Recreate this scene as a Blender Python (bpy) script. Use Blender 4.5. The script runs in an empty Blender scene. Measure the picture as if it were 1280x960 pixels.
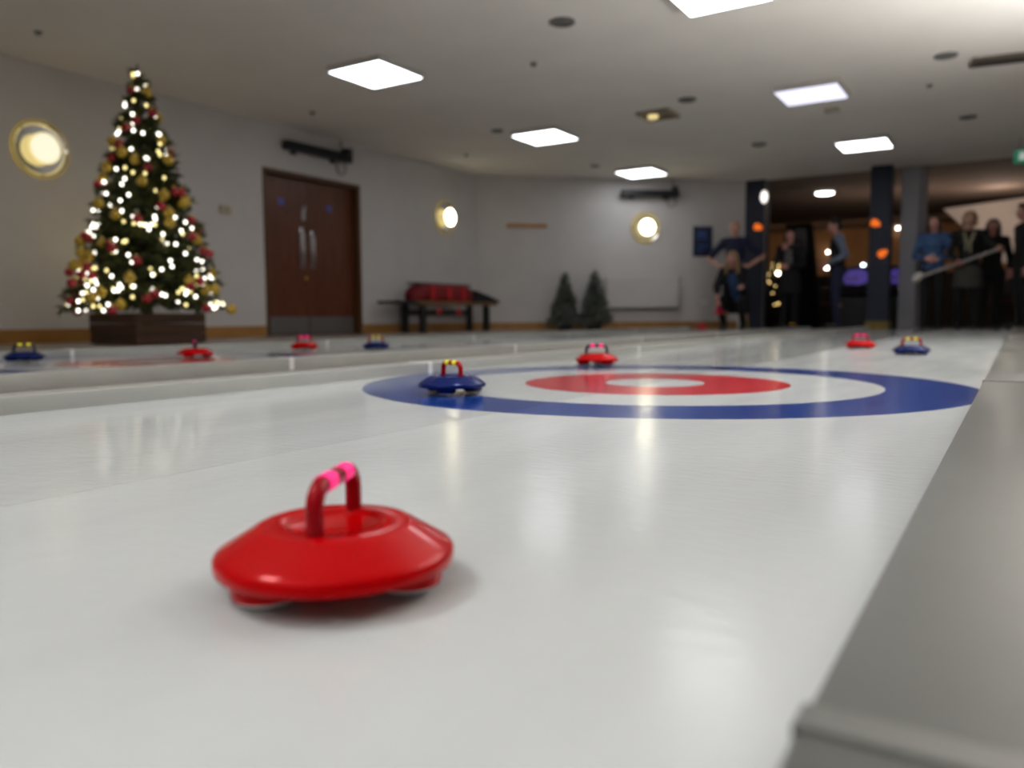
import bpy, bmesh, math, random
from mathutils import Vector, Matrix, noise
random.seed(7)
PI = math.pi
sc = bpy.context.scene
COL = sc.collection

# ------------------------------------------------------------------ materials
MATS = {}
def mat(name, col, rough=.5, metal=0., emis=None, estr=0., coat=0., var=.08, vscale=12., bump=0., bscale=60., spec=.5, tint=None):
    if name in MATS: return MATS[name]
    m = bpy.data.materials.new(name); m.use_nodes = True
    nt = m.node_tree; b = nt.nodes['Principled BSDF']
    b.inputs['Roughness'].default_value = rough
    b.inputs['Metallic'].default_value = metal
    b.inputs['Coat Weight'].default_value = coat
    b.inputs['Coat Roughness'].default_value = .06
    b.inputs['Specular IOR Level'].default_value = spec
    if tint: b.inputs['Specular Tint'].default_value = (*tint, 1)
    tc = nt.nodes.new('ShaderNodeTexCoord')
    n = nt.nodes.new('ShaderNodeTexNoise'); n.inputs['Scale'].default_value = vscale; n.inputs['Detail'].default_value = 3
    nt.links.new(tc.outputs['Object'], n.inputs['Vector'])
    r = nt.nodes.new('ShaderNodeValToRGB')
    r.color_ramp.elements[0].position = .3; r.color_ramp.elements[1].position = .7
    r.color_ramp.elements[0].color = (*[c*(1-var) for c in col], 1)
    r.color_ramp.elements[1].color = (*[min(1, c*(1+var)) for c in col], 1)
    nt.links.new(n.outputs['Fac'], r.inputs['Fac']); nt.links.new(r.outputs['Color'], b.inputs['Base Color'])
    if emis:
        b.inputs['Emission Color'].default_value = (*emis, 1); b.inputs['Emission Strength'].default_value = estr
    if bump:
        n2 = nt.nodes.new('ShaderNodeTexNoise'); n2.inputs['Scale'].default_value = bscale; n2.inputs['Detail'].default_value = 4
        nt.links.new(tc.outputs['Object'], n2.inputs['Vector'])
        bp = nt.nodes.new('ShaderNodeBump'); bp.inputs['Strength'].default_value = bump; bp.inputs['Distance'].default_value = .01
        nt.links.new(n2.outputs['Fac'], bp.inputs['Height']); nt.links.new(bp.outputs['Normal'], b.inputs['Normal'])
    MATS[name] = m
    return m

def wood(name, c0, c1, scale=3., rough=.45, stretch=(1, 1, 12), plank=None):
    m = bpy.data.materials.new(name); m.use_nodes = True
    nt = m.node_tree; b = nt.nodes['Principled BSDF']; b.inputs['Roughness'].default_value = rough
    tc = nt.nodes.new('ShaderNodeTexCoord'); mp = nt.nodes.new('ShaderNodeMapping')
    mp.inputs['Scale'].default_value = stretch
    nt.links.new(tc.outputs['Object'], mp.inputs['Vector'])
    n = nt.nodes.new('ShaderNodeTexNoise'); n.inputs['Scale'].default_value = scale; n.inputs['Detail'].default_value = 6; n.inputs['Distortion'].default_value = .6
    nt.links.new(mp.outputs['Vector'], n.inputs['Vector'])
    r = nt.nodes.new('ShaderNodeValToRGB'); r.color_ramp.elements[0].position = .3; r.color_ramp.elements[1].position = .72
    r.color_ramp.elements[0].color = (*c0, 1); r.color_ramp.elements[1].color = (*c1, 1)
    nt.links.new(n.outputs['Fac'], r.inputs['Fac']); nt.links.new(r.outputs['Color'], b.inputs['Base Color'])
    MATS[name] = m
    return m

def lane_mat(name, cx, cy, base, rough):
    """white sheet with a painted blue / white / red / white target at (cx, cy)"""
    m = bpy.data.materials.new(name); m.use_nodes = True
    nt = m.node_tree; N = nt.nodes; L = nt.links; b = N['Principled BSDF']
    g = N.new('ShaderNodeNewGeometry')
    vs = N.new('ShaderNodeVectorMath'); vs.operation = 'SUBTRACT'; vs.inputs[1].default_value = (cx, cy, 0)
    L.new(g.outputs['Position'], vs.inputs[0])
    fl = N.new('ShaderNodeVectorMath'); fl.operation = 'MULTIPLY'; fl.inputs[1].default_value = (1, 1, 0)
    L.new(vs.outputs[0], fl.inputs[0])
    ln = N.new('ShaderNodeVectorMath'); ln.operation = 'LENGTH'; L.new(fl.outputs[0], ln.inputs[0])
    r = N.new('ShaderNodeValToRGB'); cr = r.color_ramp; cr.interpolation = 'CONSTANT'
    blue = (.012, .045, .235, 1); red = (.50, .022, .035, 1); wh = (*base, 1)
    cr.elements[0].position = 0; cr.elements[0].color = wh
    cr.elements[1].position = .155/2; cr.elements[1].color = red
    for p, c in ((.408/2, wh), (.668/2, blue), (.915/2, wh)):
        e = cr.elements.new(p); e.color = c
    hv = N.new('ShaderNodeMath'); hv.operation = 'MULTIPLY'; hv.inputs[1].default_value = .5
    L.new(ln.outputs['Value'], hv.inputs[0]); L.new(hv.outputs[0], r.inputs['Fac'])
    # faint scuffs and dirt
    n = N.new('ShaderNodeTexNoise'); n.inputs['Scale'].default_value = 2.2; n.inputs['Detail'].default_value = 7
    mp = N.new('ShaderNodeMapping'); mp.inputs['Scale'].default_value = (3.0, .6, 1)
    L.new(g.outputs['Position'], mp.inputs['Vector']); L.new(mp.outputs['Vector'], n.inputs['Vector'])
    rr = N.new('ShaderNodeMapRange'); rr.inputs['From Min'].default_value = .3; rr.inputs['From Max'].default_value = .7
    rr.inputs['To Min'].default_value = .93; rr.inputs['To Max'].default_value = 1.0
    L.new(n.outputs['Fac'], rr.inputs['Value'])
    mx = N.new('ShaderNodeMix'); mx.data_type = 'RGBA'; mx.blend_type = 'MULTIPLY'; mx.inputs['Factor'].default_value = 1
    L.new(r.outputs['Color'], mx.inputs['A']); L.new(rr.outputs['Result'], mx.inputs['B'])
    # small black specks
    vo = N.new('ShaderNodeTexVoronoi'); vo.inputs['Scale'].default_value = 7.; L.new(g.outputs['Position'], vo.inputs['Vector'])
    lt = N.new('ShaderNodeMath'); lt.operation = 'LESS_THAN'; lt.inputs[1].default_value = .011; L.new(vo.outputs['Distance'], lt.inputs[0])
    sp = N.new('ShaderNodeMix'); sp.data_type = 'RGBA'; sp.inputs['B'].default_value = (.15, .14, .13, 1)
    lf = N.new('ShaderNodeMath'); lf.operation = 'MULTIPLY'; lf.inputs[1].default_value = .7; L.new(lt.outputs[0], lf.inputs[0])
    L.new(lf.outputs[0], sp.inputs['Factor']); L.new(mx.outputs['Result'], sp.inputs['A'])
    L.new(sp.outputs['Result'], b.inputs['Base Color'])
    r2 = N.new('ShaderNodeMapRange'); r2.inputs['From Min'].default_value = .3; r2.inputs['From Max'].default_value = .7
    r2.inputs['To Min'].default_value = rough*.85; r2.inputs['To Max'].default_value = rough*1.15
    L.new(n.outputs['Fac'], r2.inputs['Value']); L.new(r2.outputs['Result'], b.inputs['Roughness'])
    # very fine ripples across the sheet
    wv = N.new('ShaderNodeTexNoise'); wv.inputs['Scale'].default_value = 26; wv.inputs['Detail'].default_value = 2
    mp2 = N.new('ShaderNodeMapping'); mp2.inputs['Scale'].default_value = (1., 2.2, 1); mp2.inputs['Rotation'].default_value = (0, 0, .5)
    L.new(g.outputs['Position'], mp2.inputs['Vector']); L.new(mp2.outputs['Vector'], wv.inputs['Vector'])
    bp = N.new('ShaderNodeBump'); bp.inputs['Strength'].default_value = .05; bp.inputs['Distance'].default_value = .01
    L.new(wv.outputs['Fac'], bp.inputs['Height']); L.new(bp.outputs['Normal'], b.inputs['Normal'])
    b.inputs['Specular IOR Level'].default_value = .40
    return m

# ------------------------------------------------------------------ mesh builder
class MB:
    def __init__(s): s.bm = bmesh.new(); s.mi = 0
    def _set(s, faces):
        for f in faces: f.material_index = s.mi
    def box(s, x0, x1, y0, y1, z0, z1, bev=0., M=None):
        r = bmesh.ops.create_cube(s.bm, size=1)
        vs = r['verts']
        for v in vs:
            v.co = Vector(((x0+x1)/2+v.co.x*(x1-x0), (y0+y1)/2+v.co.y*(y1-y0), (z0+z1)/2+v.co.z*(z1-z0)))
        fs = set(f for v in vs for f in v.link_faces)
        s._set(fs)
        if bev:
            es = set(e for v in vs for e in v.link_edges)
            o = bmesh.ops.bevel(s.bm, geom=list(es), offset=bev, segments=2, affect='EDGES', profile=.5)
            s._set(o['faces']); vs = list(set(v for f in o['faces'] for v in f.verts) | set(v for v in vs if v.is_valid))
        if M: 
            for v in vs: v.co = M @ v.co
        return s
    def ring(s, c, u, v, ru, rv, n):
        return [s.bm.verts.new(c + u*(ru*math.cos(2*PI*i/n)) + v*(rv*math.sin(2*PI*i/n))) for i in range(n)]
    def skin(s, rings, cap=True, loop=False):
        fs = []
        prs = list(zip(rings, rings[1:])) + ([(rings[-1], rings[0])] if loop else [])
        for a, b in prs:
            n = len(a)
            for i in range(n):
                fs.append(s.bm.faces.new((a[i], a[(i+1) % n], b[(i+1) % n], b[i])))
        if cap and not loop:
            fs.append(s.bm.faces.new(rings[0][::-1])); fs.append(s.bm.faces.new(rings[-1]))
        s._set(fs); return fs
    def lathe(s, prof, c=(0, 0, 0), n=48, closed=False, axis='z'):
        c = Vector(c); rings = []
        for r, z in prof:
            if axis == 'z': rings.append(s.ring(c+Vector((0, 0, z)), Vector((1, 0, 0)), Vector((0, 1, 0)), max(r, 1e-5), max(r, 1e-5), n))
            else: rings.append(s.ring(c+Vector((0, -z, 0)), Vector((1, 0, 0)), Vector((0, 0, 1)), max(r, 1e-5), max(r, 1e-5), n))
        s.skin(rings, cap=not closed, loop=closed); return s
    def tube(s, pts, r, n=12, cap=True):
        pts = [Vector(p) for p in pts]; rings = []
        rr = r if isinstance(r, (list, tuple)) else [r]*len(pts)
        up = None
        for i, p in enumerate(pts):
            a = pts[max(i-1, 0)]; b = pts[min(i+1, len(pts)-1)]
            t = (b-a).normalized()
            if up is None:
                up = Vector((0, 0, 1)) if abs(t.z) < .9 else Vector((1, 0, 0))
            u = t.cross(up).normalized(); up = u.cross(t).normalized()
            rings.append(s.ring(p, u, up, rr[i], rr[i], n))
        s.skin(rings, cap); return s
    def loft(s, cs, rad, side=Vector((1, 0, 0)), n=20):
        cs = [Vector(c) for c in cs]; rings = []
        for i, p in enumerate(cs):
            t = (cs[min(i+1, len(cs)-1)]-cs[max(i-1, 0)]).normalized()
            f = t.cross(side).normalized(); sd = f.cross(t).normalized()
            rings.append(s.ring(p, sd, f, rad[i][0], rad[i][1], n))
        s.skin(rings); return s
    def ell(s, c, r, M=None, seg=20, rings=12):
        o = bmesh.ops.create_uvsphere(s.bm, u_segments=seg, v_segments=rings, radius=1)
        for v in o['verts']:
            q = Vector((v.co.x*r[0], v.co.y*r[1], v.co.z*r[2]))
            v.co = (M @ q if M else q) + Vector(c)
        s._set(set(f for v in o['verts'] for f in v.link_faces)); return s
    def cap(s, p0, p1, r0, r1, n=12):
        """tapered capsule"""
        p0, p1 = Vector(p0), Vector(p1); t = (p1-p0).normalized()
        pts, rr = [], []
        for a in (-1., -.87, -.5): pts.append(p0+t*(r0*a)); rr.append(r0*math.sqrt(max(0, 1-a*a))+1e-4)
        pts.append(p0); rr.append(r0); pts.append(p1); rr.append(r1)
        for a in (.5, .87, 1.): pts.append(p1+t*(r1*a)); rr.append(r1*math.sqrt(max(0, 1-a*a))+1e-4)
        return s.tube(pts, rr, n)
    def tri(s, a, b, c):
        f = s.bm.faces.new([s.bm.verts.new(q) for q in (a, b, c)]); f.material_index = s.mi
    def poly(s, pts):
        f = s.bm.faces.new([s.bm.verts.new(q) for q in pts]); f.material_index = s.mi; return f
    def prism(s, pts, axis, d):
        """flat polygon pushed along a vector"""
        a = [s.bm.verts.new(Vector(p)) for p in pts]; b = [s.bm.verts.new(Vector(p)+Vector(d)) for p in pts]
        s.skin([a, b]); return s
    def build(s, name, m, parent=None, smooth=False, world=False, sharp=40):
        me = bpy.data.meshes.new(name)
        bmesh.ops.recalc_face_normals(s.bm, faces=s.bm.faces[:])
        s.bm.to_mesh(me); s.bm.free()
        if smooth:
            me.polygons.foreach_set('use_smooth', [True]*len(me.polygons))
            if sharp: me.set_sharp_from_angle(angle=math.radians(sharp))
        o = bpy.data.objects.new(name, me); COL.objects.link(o)
        for q in (m if isinstance(m, (list, tuple)) else [m]): me.materials.append(q)
        if parent:
            o.parent = parent
            if world:
                inv = (Matrix.Translation(parent.location) @ parent.rotation_euler.to_matrix().to_4x4()).inverted()
                me.transform(inv)
        return o

def tag(o, label, cat, group=None):
    o['label'] = label; o['category'] = cat
    if group: o['group'] = group
    return o
def thing(name, label, cat, loc=(0, 0, 0), rz=0., group=None):
    o = bpy.data.objects.new(name, None); COL.objects.link(o); o.empty_display_size = .1
    o.location = loc; o.rotation_euler = (0, 0, rz)
    return tag(o, label, cat, group)
def struct(o): o['kind'] = 'structure'; return o
def copy_tree(o, parent=None):
    c = o.copy(); COL.objects.link(c)
    if parent: c.parent = parent
    for ch in list(o.children): copy_tree(ch, c)
    return c

# ------------------------------------------------------------------ palette
ZC = 2.6; ZF = -.015
XW = -7.85
P0 = Vector((XW, 11.29, 0)); WD = Vector((.755, .656, 0)).normalized(); WA = math.atan2(WD.y, WD.x)
def bw(s_, out=0., z=0.):      # a point along the angled end wall
    return P0 + WD*s_ + Vector((WD.y, -WD.x, 0))*out + Vector((0, 0, z))

m_wall = mat('wall_paint', (.60, .585, .58), .85, var=.03, vscale=3, bump=.05)
m_ceil = mat('ceiling_paint', (.80, .765, .72), .9, var=.03, vscale=1.5)
m_floor = mat('walkway_floor', (.32, .29, .26), .45, var=.1, vscale=4)
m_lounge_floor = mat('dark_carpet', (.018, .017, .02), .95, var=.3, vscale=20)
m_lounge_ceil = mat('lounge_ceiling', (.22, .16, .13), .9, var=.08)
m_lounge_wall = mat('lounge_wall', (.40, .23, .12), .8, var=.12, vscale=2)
m_skirt = wood('oak_skirting', (.30, .14, .035), (.42, .21, .06), 2, .4, (12, 1, 1))
m_door = wood('door_veneer', (.085, .022, .008), (.155, .045, .016), 2.5, .35, (8, 8, 1))
m_frame = wood('door_frame_wood', (.07, .028, .008), (.12, .052, .014), 2.5, .4, (8, 8, 1))
m_steel = mat('brushed_steel', (.42, .41, .42), .3, .9, var=.05, vscale=40)
m_kick = mat('kick_steel', (.20, .19, .19), .4, .6, var=.08, vscale=30)
m_chrome = mat('chrome', (.75, .74, .72), .12, 1., var=.03)
m_goldrim = mat('lamplit_gold', (.55, .42, .14), .25, .9, var=.05, emis=(.9, .65, .15), estr=.12)  # gold tone and weak emission paint lamplight on the rim; bauble caps reuse it
m_black = mat('black_plastic', (.012, .012, .014), .45, var=.2)
m_blackmetal = mat('black_metal', (.015, .015, .018), .4, .3, var=.15)
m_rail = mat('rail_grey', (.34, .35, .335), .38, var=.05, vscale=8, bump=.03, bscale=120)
m_rail_dark = mat('rail_grey_vignetted', (.118, .122, .115), .34, var=.05, vscale=8, bump=.02, bscale=120)  # same grey rail, colour darkened to paint in corner vignetting
m_clip = mat('pale_clip', (.72, .72, .71), .4, var=.04)
m_red = mat('stone_red', (.47, .0005, .002), .14, coat=.03, var=.03, spec=.3, tint=(1, .12, .14))
m_handle_red = mat('handle_red', (.30, .003, .008), .24, spec=.3, tint=(1, .3, .3), var=.06)
m_blue = mat('stone_blue', (.002, .009, .085), .12, coat=.05, spec=.3, tint=(.25, .35, 1), var=.04)
m_navy = mat('handle_navy', (.012, .014, .035), .3, var=.1)
m_pink = mat('pink_tape', (.95, .008, .22), .5, emis=(1, .005, .22), estr=.3, var=.03)  # added emission brightens the pink; the tape is no lamp
m_yellow = mat('yellow_tape', (.80, .72, .03), .45, emis=(1, .9, .05), estr=.08, var=.03)  # weak emission lifts the yellow; the tape is no lamp
m_foot_pale = mat('pale_roller_ring', (.72, .70, .68), .35, var=.05)
m_ball = mat('steel_ball', (.10, .10, .11), .25, .8, var=.05)
m_panel = mat('led_diffuser', (.9, .9, .92), .6, emis=(.93, .95, 1.0), estr=4., var=.01)
m_panel_dim = mat('led_diffuser_dim', (.6, .6, .7), .6, emis=(.80, .80, 1.0), estr=.72, var=.01)
m_panelframe = mat('panel_frame', (.55, .53, .50), .6, var=.03)
m_lampglass = mat('warm_lamp_glass', (.9, .88, .75), .5, emis=(1., .91, .62), estr=6.5, var=.01)
m_lampedge = mat('warm_lamp_edge', (.9, .8, .4), .5, emis=(1., .82, .35), estr=.45, var=.01)
m_grille = mat('grey_grille', (.16, .155, .15), .7, var=.06, vscale=60)
m_beige = mat('beige_plastic', (.50, .45, .36), .5, var=.04)
m_navyposter = mat('poster_navy', (.012, .018, .06), .5, var=.08)
m_posterblue = mat('poster_print', (.03, .09, .28), .5, var=.08)
m_orangewood = wood('orange_wood', (.42, .20, .07), (.55, .28, .11), 3, .5, (1, 10, 10))
m_col_navy = mat('column_navy', (.014, .020, .042), .6, var=.08, vscale=3)
m_col_grey = mat('column_grey', (.42, .42, .46), .7, var=.05, vscale=3)
m_colband = mat('column_yellow_band', (.20, .14, .02), .6, var=.15, vscale=20)
m_orange = mat('orange_shape', (.75, .12, .005), .5, emis=(1, .18, .01), estr=.42, var=.1)  # mild emission added to saturate the orange shapes
m_planter = wood('planter_planks', (.03, .012, .006), (.085, .036, .016), 3, .7, (1.5, 1.5, 14))
m_needle = mat('needle_green', (.03, .042, .014), .8, var=.5, vscale=30)
m_needle2 = mat('needle_olive_lit', (.11, .115, .02), .8, var=.4, vscale=30)  # lighter olive paints warm fairy light onto part of the green needles
m_frost = mat('frosted_needle', (.34, .37, .36), .8, var=.2, vscale=30)
m_bark = mat('bark', (.05, .03, .018), .9, var=.3, vscale=20)
m_bred = mat('bauble_red', (.42, .008, .022), .28, coat=.5, var=.05)
m_bgold = mat('bauble_gold', (.62, .42, .045), .33, .35, coat=.3, var=.1, vscale=60)
m_bulb = mat('bulb_warm', (1, .95, .8), .5, emis=(1., .95, .82), estr=2.6, var=.01)
m_bulb2 = mat('bulb_gold', (1, .8, .3), .5, emis=(1., .84, .34), estr=1.2, var=.01)
m_wire = mat('green_wire', (.01, .02, .01), .6)
m_skin = mat('skin_light', (.52, .27, .20), .55, var=.06, vscale=8)
m_skin2 = mat('skin_rosy', (.50, .23, .19), .55, var=.06, vscale=8)
m_lip = mat('lips', (.38, .10, .09), .5)
m_eye = mat('eye_white', (.75, .73, .7), .3); m_iris = mat('iris', (.04, .03, .02), .2)

# ------------------------------------------------------------------ room shell
YB = -4.0; XR = 5.0; YL = 24.0
b = MB(); b.box(-9, XR+.2, YB-.2, 14.3, ZF-.1, ZF); struct(b.build('floor', m_floor))
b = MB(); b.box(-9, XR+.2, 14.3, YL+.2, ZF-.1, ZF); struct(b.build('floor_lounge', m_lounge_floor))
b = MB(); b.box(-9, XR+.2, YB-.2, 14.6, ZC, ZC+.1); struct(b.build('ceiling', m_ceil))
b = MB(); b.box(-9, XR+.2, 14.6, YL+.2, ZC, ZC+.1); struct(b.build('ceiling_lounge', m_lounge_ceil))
# left wall, with the opening of the double door
D0, D1, DH = 6.755, 8.46, 2.05
b = MB()
b.box(XW-.2, XW, YB-.2, D0, ZF, ZC); b.box(XW-.2, XW, D1, P0.y+.1, ZF, ZC); b.box(XW-.2, XW, D0, D1, DH, ZC)
struct(b.build('wall_left', m_wall))
W_END = 4.86
b = MB(); q = [bw(0), bw(W_END), bw(W_END, -.2), bw(-.1, -.2)]
b.prism([Vector((p.x, p.y, ZF)) for p in q], None, (0, 0, ZC-ZF)); struct(b.build('wall_back', m_wall))
b = MB(); b.box(XR, XR+.2, YB-.2, YL+.2, ZF, ZC); struct(b.build('wall_right', m_wall))
b = MB(); b.box(-9, XR+.2, YB-.2, YB, ZF, ZC); struct(b.build('wall_front', m_wall))
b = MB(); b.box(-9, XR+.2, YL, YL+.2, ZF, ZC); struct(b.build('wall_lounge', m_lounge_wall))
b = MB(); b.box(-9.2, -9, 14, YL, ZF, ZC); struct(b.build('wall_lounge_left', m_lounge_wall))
b = MB()
for y0, y1 in ((YB, D0-.02), (D1+.02, P0.y+.01)):
    b.box(XW, XW+.018, y0, y1, ZF, .108); b.box(XW, XW+.012, y0, y1, .108, .12)
struct(b.build('baseboard_left', m_skirt))
b = MB(); q = [bw(0), bw(W_END-.15), bw(W_END-.15, .018), bw(0, .018)]
b.prism([Vector((p.x, p.y, ZF)) for p in q], None, (0, 0, .12-ZF)); struct(b.build('baseboard_back', m_skirt))

# double door set back in its frame
door = struct(bpy.data.objects.new('door_1', None)); COL.objects.link(door); door.location = (XW, (D0+D1)/2, ZF); door.rotation_euler = (0, 0, PI/2)
def loc_door(y): return y-(D0+D1)/2
hw = (D1-D0)/2; H = DH-ZF
b = MB(); b.box(-hw, -hw+.05, -.012, .19, 0, H); b.box(hw-.06, hw, -.012, .19, 0, H); b.box(-hw+.05, hw-.06, -.012, .19, H-.05, H)
b.build('door_frame', m_frame, door)
mid = loc_door(7.555)
for x0, x1, hx, hz in ((-hw+.053, mid-.002, loc_door(7.455), (.875, 1.40)), (mid+.002, hw-.063, loc_door(7.635), (.885, 1.37))):
    b = MB(); b.box(x0, x1, .095, .14, .005, H-.053, bev=.003); lf = b.build('door_leaf', m_door, door)
    b = MB(); b.box(x0+.01, x1-.01, .092, .0955, .02, .245); b.build('kick_plate', m_kick, lf)
    b = MB(); b.box(hx-.03, hx+.03, .0915, .0952, hz[0], hz[1], bev=.001)
    b.tube([(hx, .093, hz[0]+.07), (hx, .055, hz[0]+.07), (hx, .05, hz[0]+.09), (hx, .05, hz[1]-.09), (hx, .055, hz[1]-.07), (hx, .093, hz[1]-.07)], .011)
    b.build('pull_handle', m_steel, lf, smooth=True)
    sx = loc_door(7.126) if x0 < 0 and x1 < .1 else loc_door(7.961)
    b = MB(); b.lathe([(.045, 0), (.045, .003), (.001, .003)], (sx, .0949, 1.70), 24, axis='y'); b.build('door_sign', mat('sign_blue', (.06, .10, .45), .4), lf)
    if x1 < .1:
        b = MB(); b.box(loc_door(7.495)-.028, loc_door(7.495)+.028, .09, .0952, 1.50, 1.66, bev=.002)
        b.box(loc_door(7.495)-.02, loc_door(7.495)+.015, .06, .09, 1.61, 1.68, bev=.006); b.build('latch_plate', m_steel, lf)
        b = MB(); b.lathe([(.022, 0), (.022, .006), (.012, .01), (.001, .01)], (loc_door(7.518), .095, .75), 20, axis='y'); b.build('key_escutcheon', mat('brass', (.6, .38, .12), .3, .9), lf)

# ------------------------------------------------------------------ lanes
LA = (-1.90, -.075); LB = (-4.565, -2.745); Y0, Y1 = -3.2, 13.15
def lane(x0, x1, cx, cy, label, base=(.55, .585, .60), y1=Y1):
    t = thing('curling_lane', label, 'curling lane', ((x0+x1)/2, 4, ZF))
    xm = cx+.012
    for k, (a, c) in enumerate(((x0, xm-.0005), (xm+.0005, x1))):
        b = MB(); b.box(a, c, Y0, y1, ZF+.0005, 0)
        o = b.build('lane_panel', lane_mat('lane_sheet_%s_%d' % (label[:4], k), cx, cy, base, (.11 if k == 0 else .19)), t, world=True)
    return t
lane(LA[0], LA[1], -.981, 2.406, 'white curling lane with blue and red target, carrying the large near red stone')
lane(LB[0], LB[1], -3.655, 2.395, 'white curling lane on the far side of the rails, toward the tall lit tree', y1=12.7)

def rail(name_label, xa, xb, joints, y0, y1, m):
    """a run of bolted grey border boards"""
    t = thing('border_rail', name_label, 'lane border', ((xa+xb)/2, 4, ZF), 0, 'grey border rails of the curling lanes')
    ys = [y0]+joints+[y1]
    for a, c in zip(ys, ys[1:]):
        b = MB(); b.box(xa, xb, a+.002, c-.002, ZF, .040, bev=.003); b.build('rail_board', m, t, world=True, smooth=True)
    for j in joints:
        b = MB(); b.box(xa-.002, xb+.002, j-.012, j+.012, ZF+.002, .0425, bev=.002); b.build('joint_clip', m_clip if m is m_rail else m, t, world=True)
    return t
J = [.42+2*k for k in range(0, 7)]
rail('grey border rail along left edge of the near target lane', -2.0, -1.90, [j for j in J if j > 1.5], Y0, Y1, m_rail)
rail('grey border rail along the near edge of the far lane, behind the dark gap', -2.745, -2.66, [2.42, 4.25, 6.25, 8.25, 10.25], Y0, 12.7, m_rail)
rail('grey border rail at the far edge of the far lane, nearest the double door', -4.65, -4.565, [j+.1 for j in J if j > 1], Y0, 12.7, m_rail)
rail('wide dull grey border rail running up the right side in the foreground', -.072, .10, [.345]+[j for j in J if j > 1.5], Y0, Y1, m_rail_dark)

# ------------------------------------------------------------------ curling stones
def make_stone(mb, mh, mt, feet_rot):
    root = bpy.data.objects.new('curling_stone', None); COL.objects.link(root); root.empty_display_size = .05
    b = MB()
    prof = [(.0005, .0475), (.033, .0475), (.0365, .0485), (.0385, .0510), (.0405, .0518), (.056, .0518), (.0595, .0512), (.0625, .0496),
            (.087, .0345), (.0915, .0318), (.0935, .0288), (.0935, .0225), (.0928, .0205), (.0905, .0198), (.084, .0210), (.066, .0275), (.04, .0325), (.0005, .0335)]
    b.lathe(prof, n=72); body = b.build('body', mb, root, smooth=True, sharp=75)
    b = MB(); pts = []; hs, zt, cr = .0445, .0865, .017
    pts.append((-hs, 0, .0465)); pts.append((-hs, 0, zt-cr))
    for k in range(1, 7): a = PI/2*k/6; pts.append((-hs+cr-cr*math.cos(a), 0, zt-cr+cr*math.sin(a)))
    for k in range(0, 7): a = PI/2*k/6; pts.append((hs-cr+cr*math.sin(a), 0, zt-cr+cr*math.cos(a)))
    pts.append((hs, 0, zt-cr)); pts.append((hs, 0, .0465))
    b.tube(pts, .0068, 18); h = b.build('handle', mh, root, smooth=True)
    for sx in (-1, 1):
        b = MB(); b.tube([(sx*.0185-.0095, 0, zt), (sx*.0185-.0094, 0, zt), (sx*.0185+.0094, 0, zt), (sx*.0185+.0095, 0, zt)], [.0068, .0074, .0074, .0068], 18)
        b.build('tape_band', mt, h, smooth=True)
    for k in range(3):
        a = feet_rot+2*PI*k/3; c = (.0605*math.cos(a), .0605*math.sin(a), 0)
        b = MB(); b.lathe([(.0005, .0285), (.0275, .0285), (.0270, .0115), (.0258, .0078), (.0005, .0078)], c, 28); ft = b.build('foot', mb, root, smooth=True)
        b = MB(); b.lathe([(.0005, .0080), (.0240, .0080), (.0236, .0056), (.0205, .0036), (.009, .0026), (.0005, .0026)], c, 24); b.build('roller_ring', m_foot_pale, ft, smooth=True)
        b = MB(); b.ell((c[0], c[1], .0062), (.0062,)*3, seg=16, rings=10); b.build('roller_ball', m_ball, ft, smooth=True)
    return root
def place(root, loc, rz, label, group):
    root.location = loc; root.rotation_euler = (0, 0, rz); tag(root, label, 'curling stone', group); return root
GR, GB = 'red curling stones on the lanes', 'blue curling stones on the lanes'
vx, vy = -.479+.434, .504-.408
hr = math.atan2(vy, vx)
s_red = make_stone(m_red, m_handle_red, m_pink, 0)
place(s_red, (-.452, .452, 0), hr, 'large red curling stone with pink-banded red handle in the foreground', GR)
fa = math.atan2(.386-.452, -.466+.452)
for k, ft in enumerate([c for c in s_red.children if c.name.startswith('foot')]): ft.rotation_euler.z = fa-hr
s_blue = make_stone(m_blue, m_handle_red, m_yellow, .3)
place(s_blue, (-1.325, 1.784, 0), math.atan2(-.026, .066), 'blue curling stone with red handle and two yellow bands inside the blue ring', GB)
for ft in [c for c in s_blue.children if c.name.startswith('foot')]: ft.rotation_euler.z = math.radians(-64)
ray_perp = lambda x, y: math.atan2(y, x)-PI/2      # handle square to the line from the lens foot
s_red2 = make_stone(m_red, m_navy, m_pink, 0)
place(s_red2, (-1.546, 3.135, 0), ray_perp(-1.546, 3.135), 'red curling stone with black handle just behind the big target', GR)
for ft in [c for c in s_red2.children if c.name.startswith('foot')]: ft.rotation_euler.z = math.radians(80)
def cp(src, loc, rz, label, group, fr=None):
    r = copy_tree(src)
    if fr is not None:
        for ft in [c for c in r.children if c.name.startswith('foot')]: ft.rotation_euler.z = fr
    return place(r, loc, rz, label, group)
cp(s_red, (-.85, 5.50, 0), ray_perp(-.85, 5.5), 'small distant red curling stone with pink-topped handle, beside a distant blue one at right', GR, math.radians(92))
cp(s_blue, (-.478, 4.73, 0), ray_perp(-.478, 4.73)+.05, 'distant blue curling stone with yellow-banded red handle near the right rail', GB, math.radians(88)-.3)
s_blue2 = make_stone(m_blue, m_navy, m_yellow, math.radians(88))
place(s_blue2, (-4.19, 2.075, 0), ray_perp(-4.19, 2.075), 'blue curling stone with navy handle on the far lane, furthest left', GB)
cp(s_red2, (-3.77, 2.75, 0), math.atan2(2.75, -3.77)+.1, 'red curling stone on the far lane with handle end-on, below the planter corner', GR, .4)
cp(s_red, (-4.05, 3.80, 0), ray_perp(-4.05, 3.8), 'red curling stone on the far lane in front of the double door', GR, math.radians(90))
cp(s_blue, (-3.61, 4.02, 0), ray_perp(-3.61, 4.02), 'blue curling stone on the far lane below the bench', GB, PI/2-.3)
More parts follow.
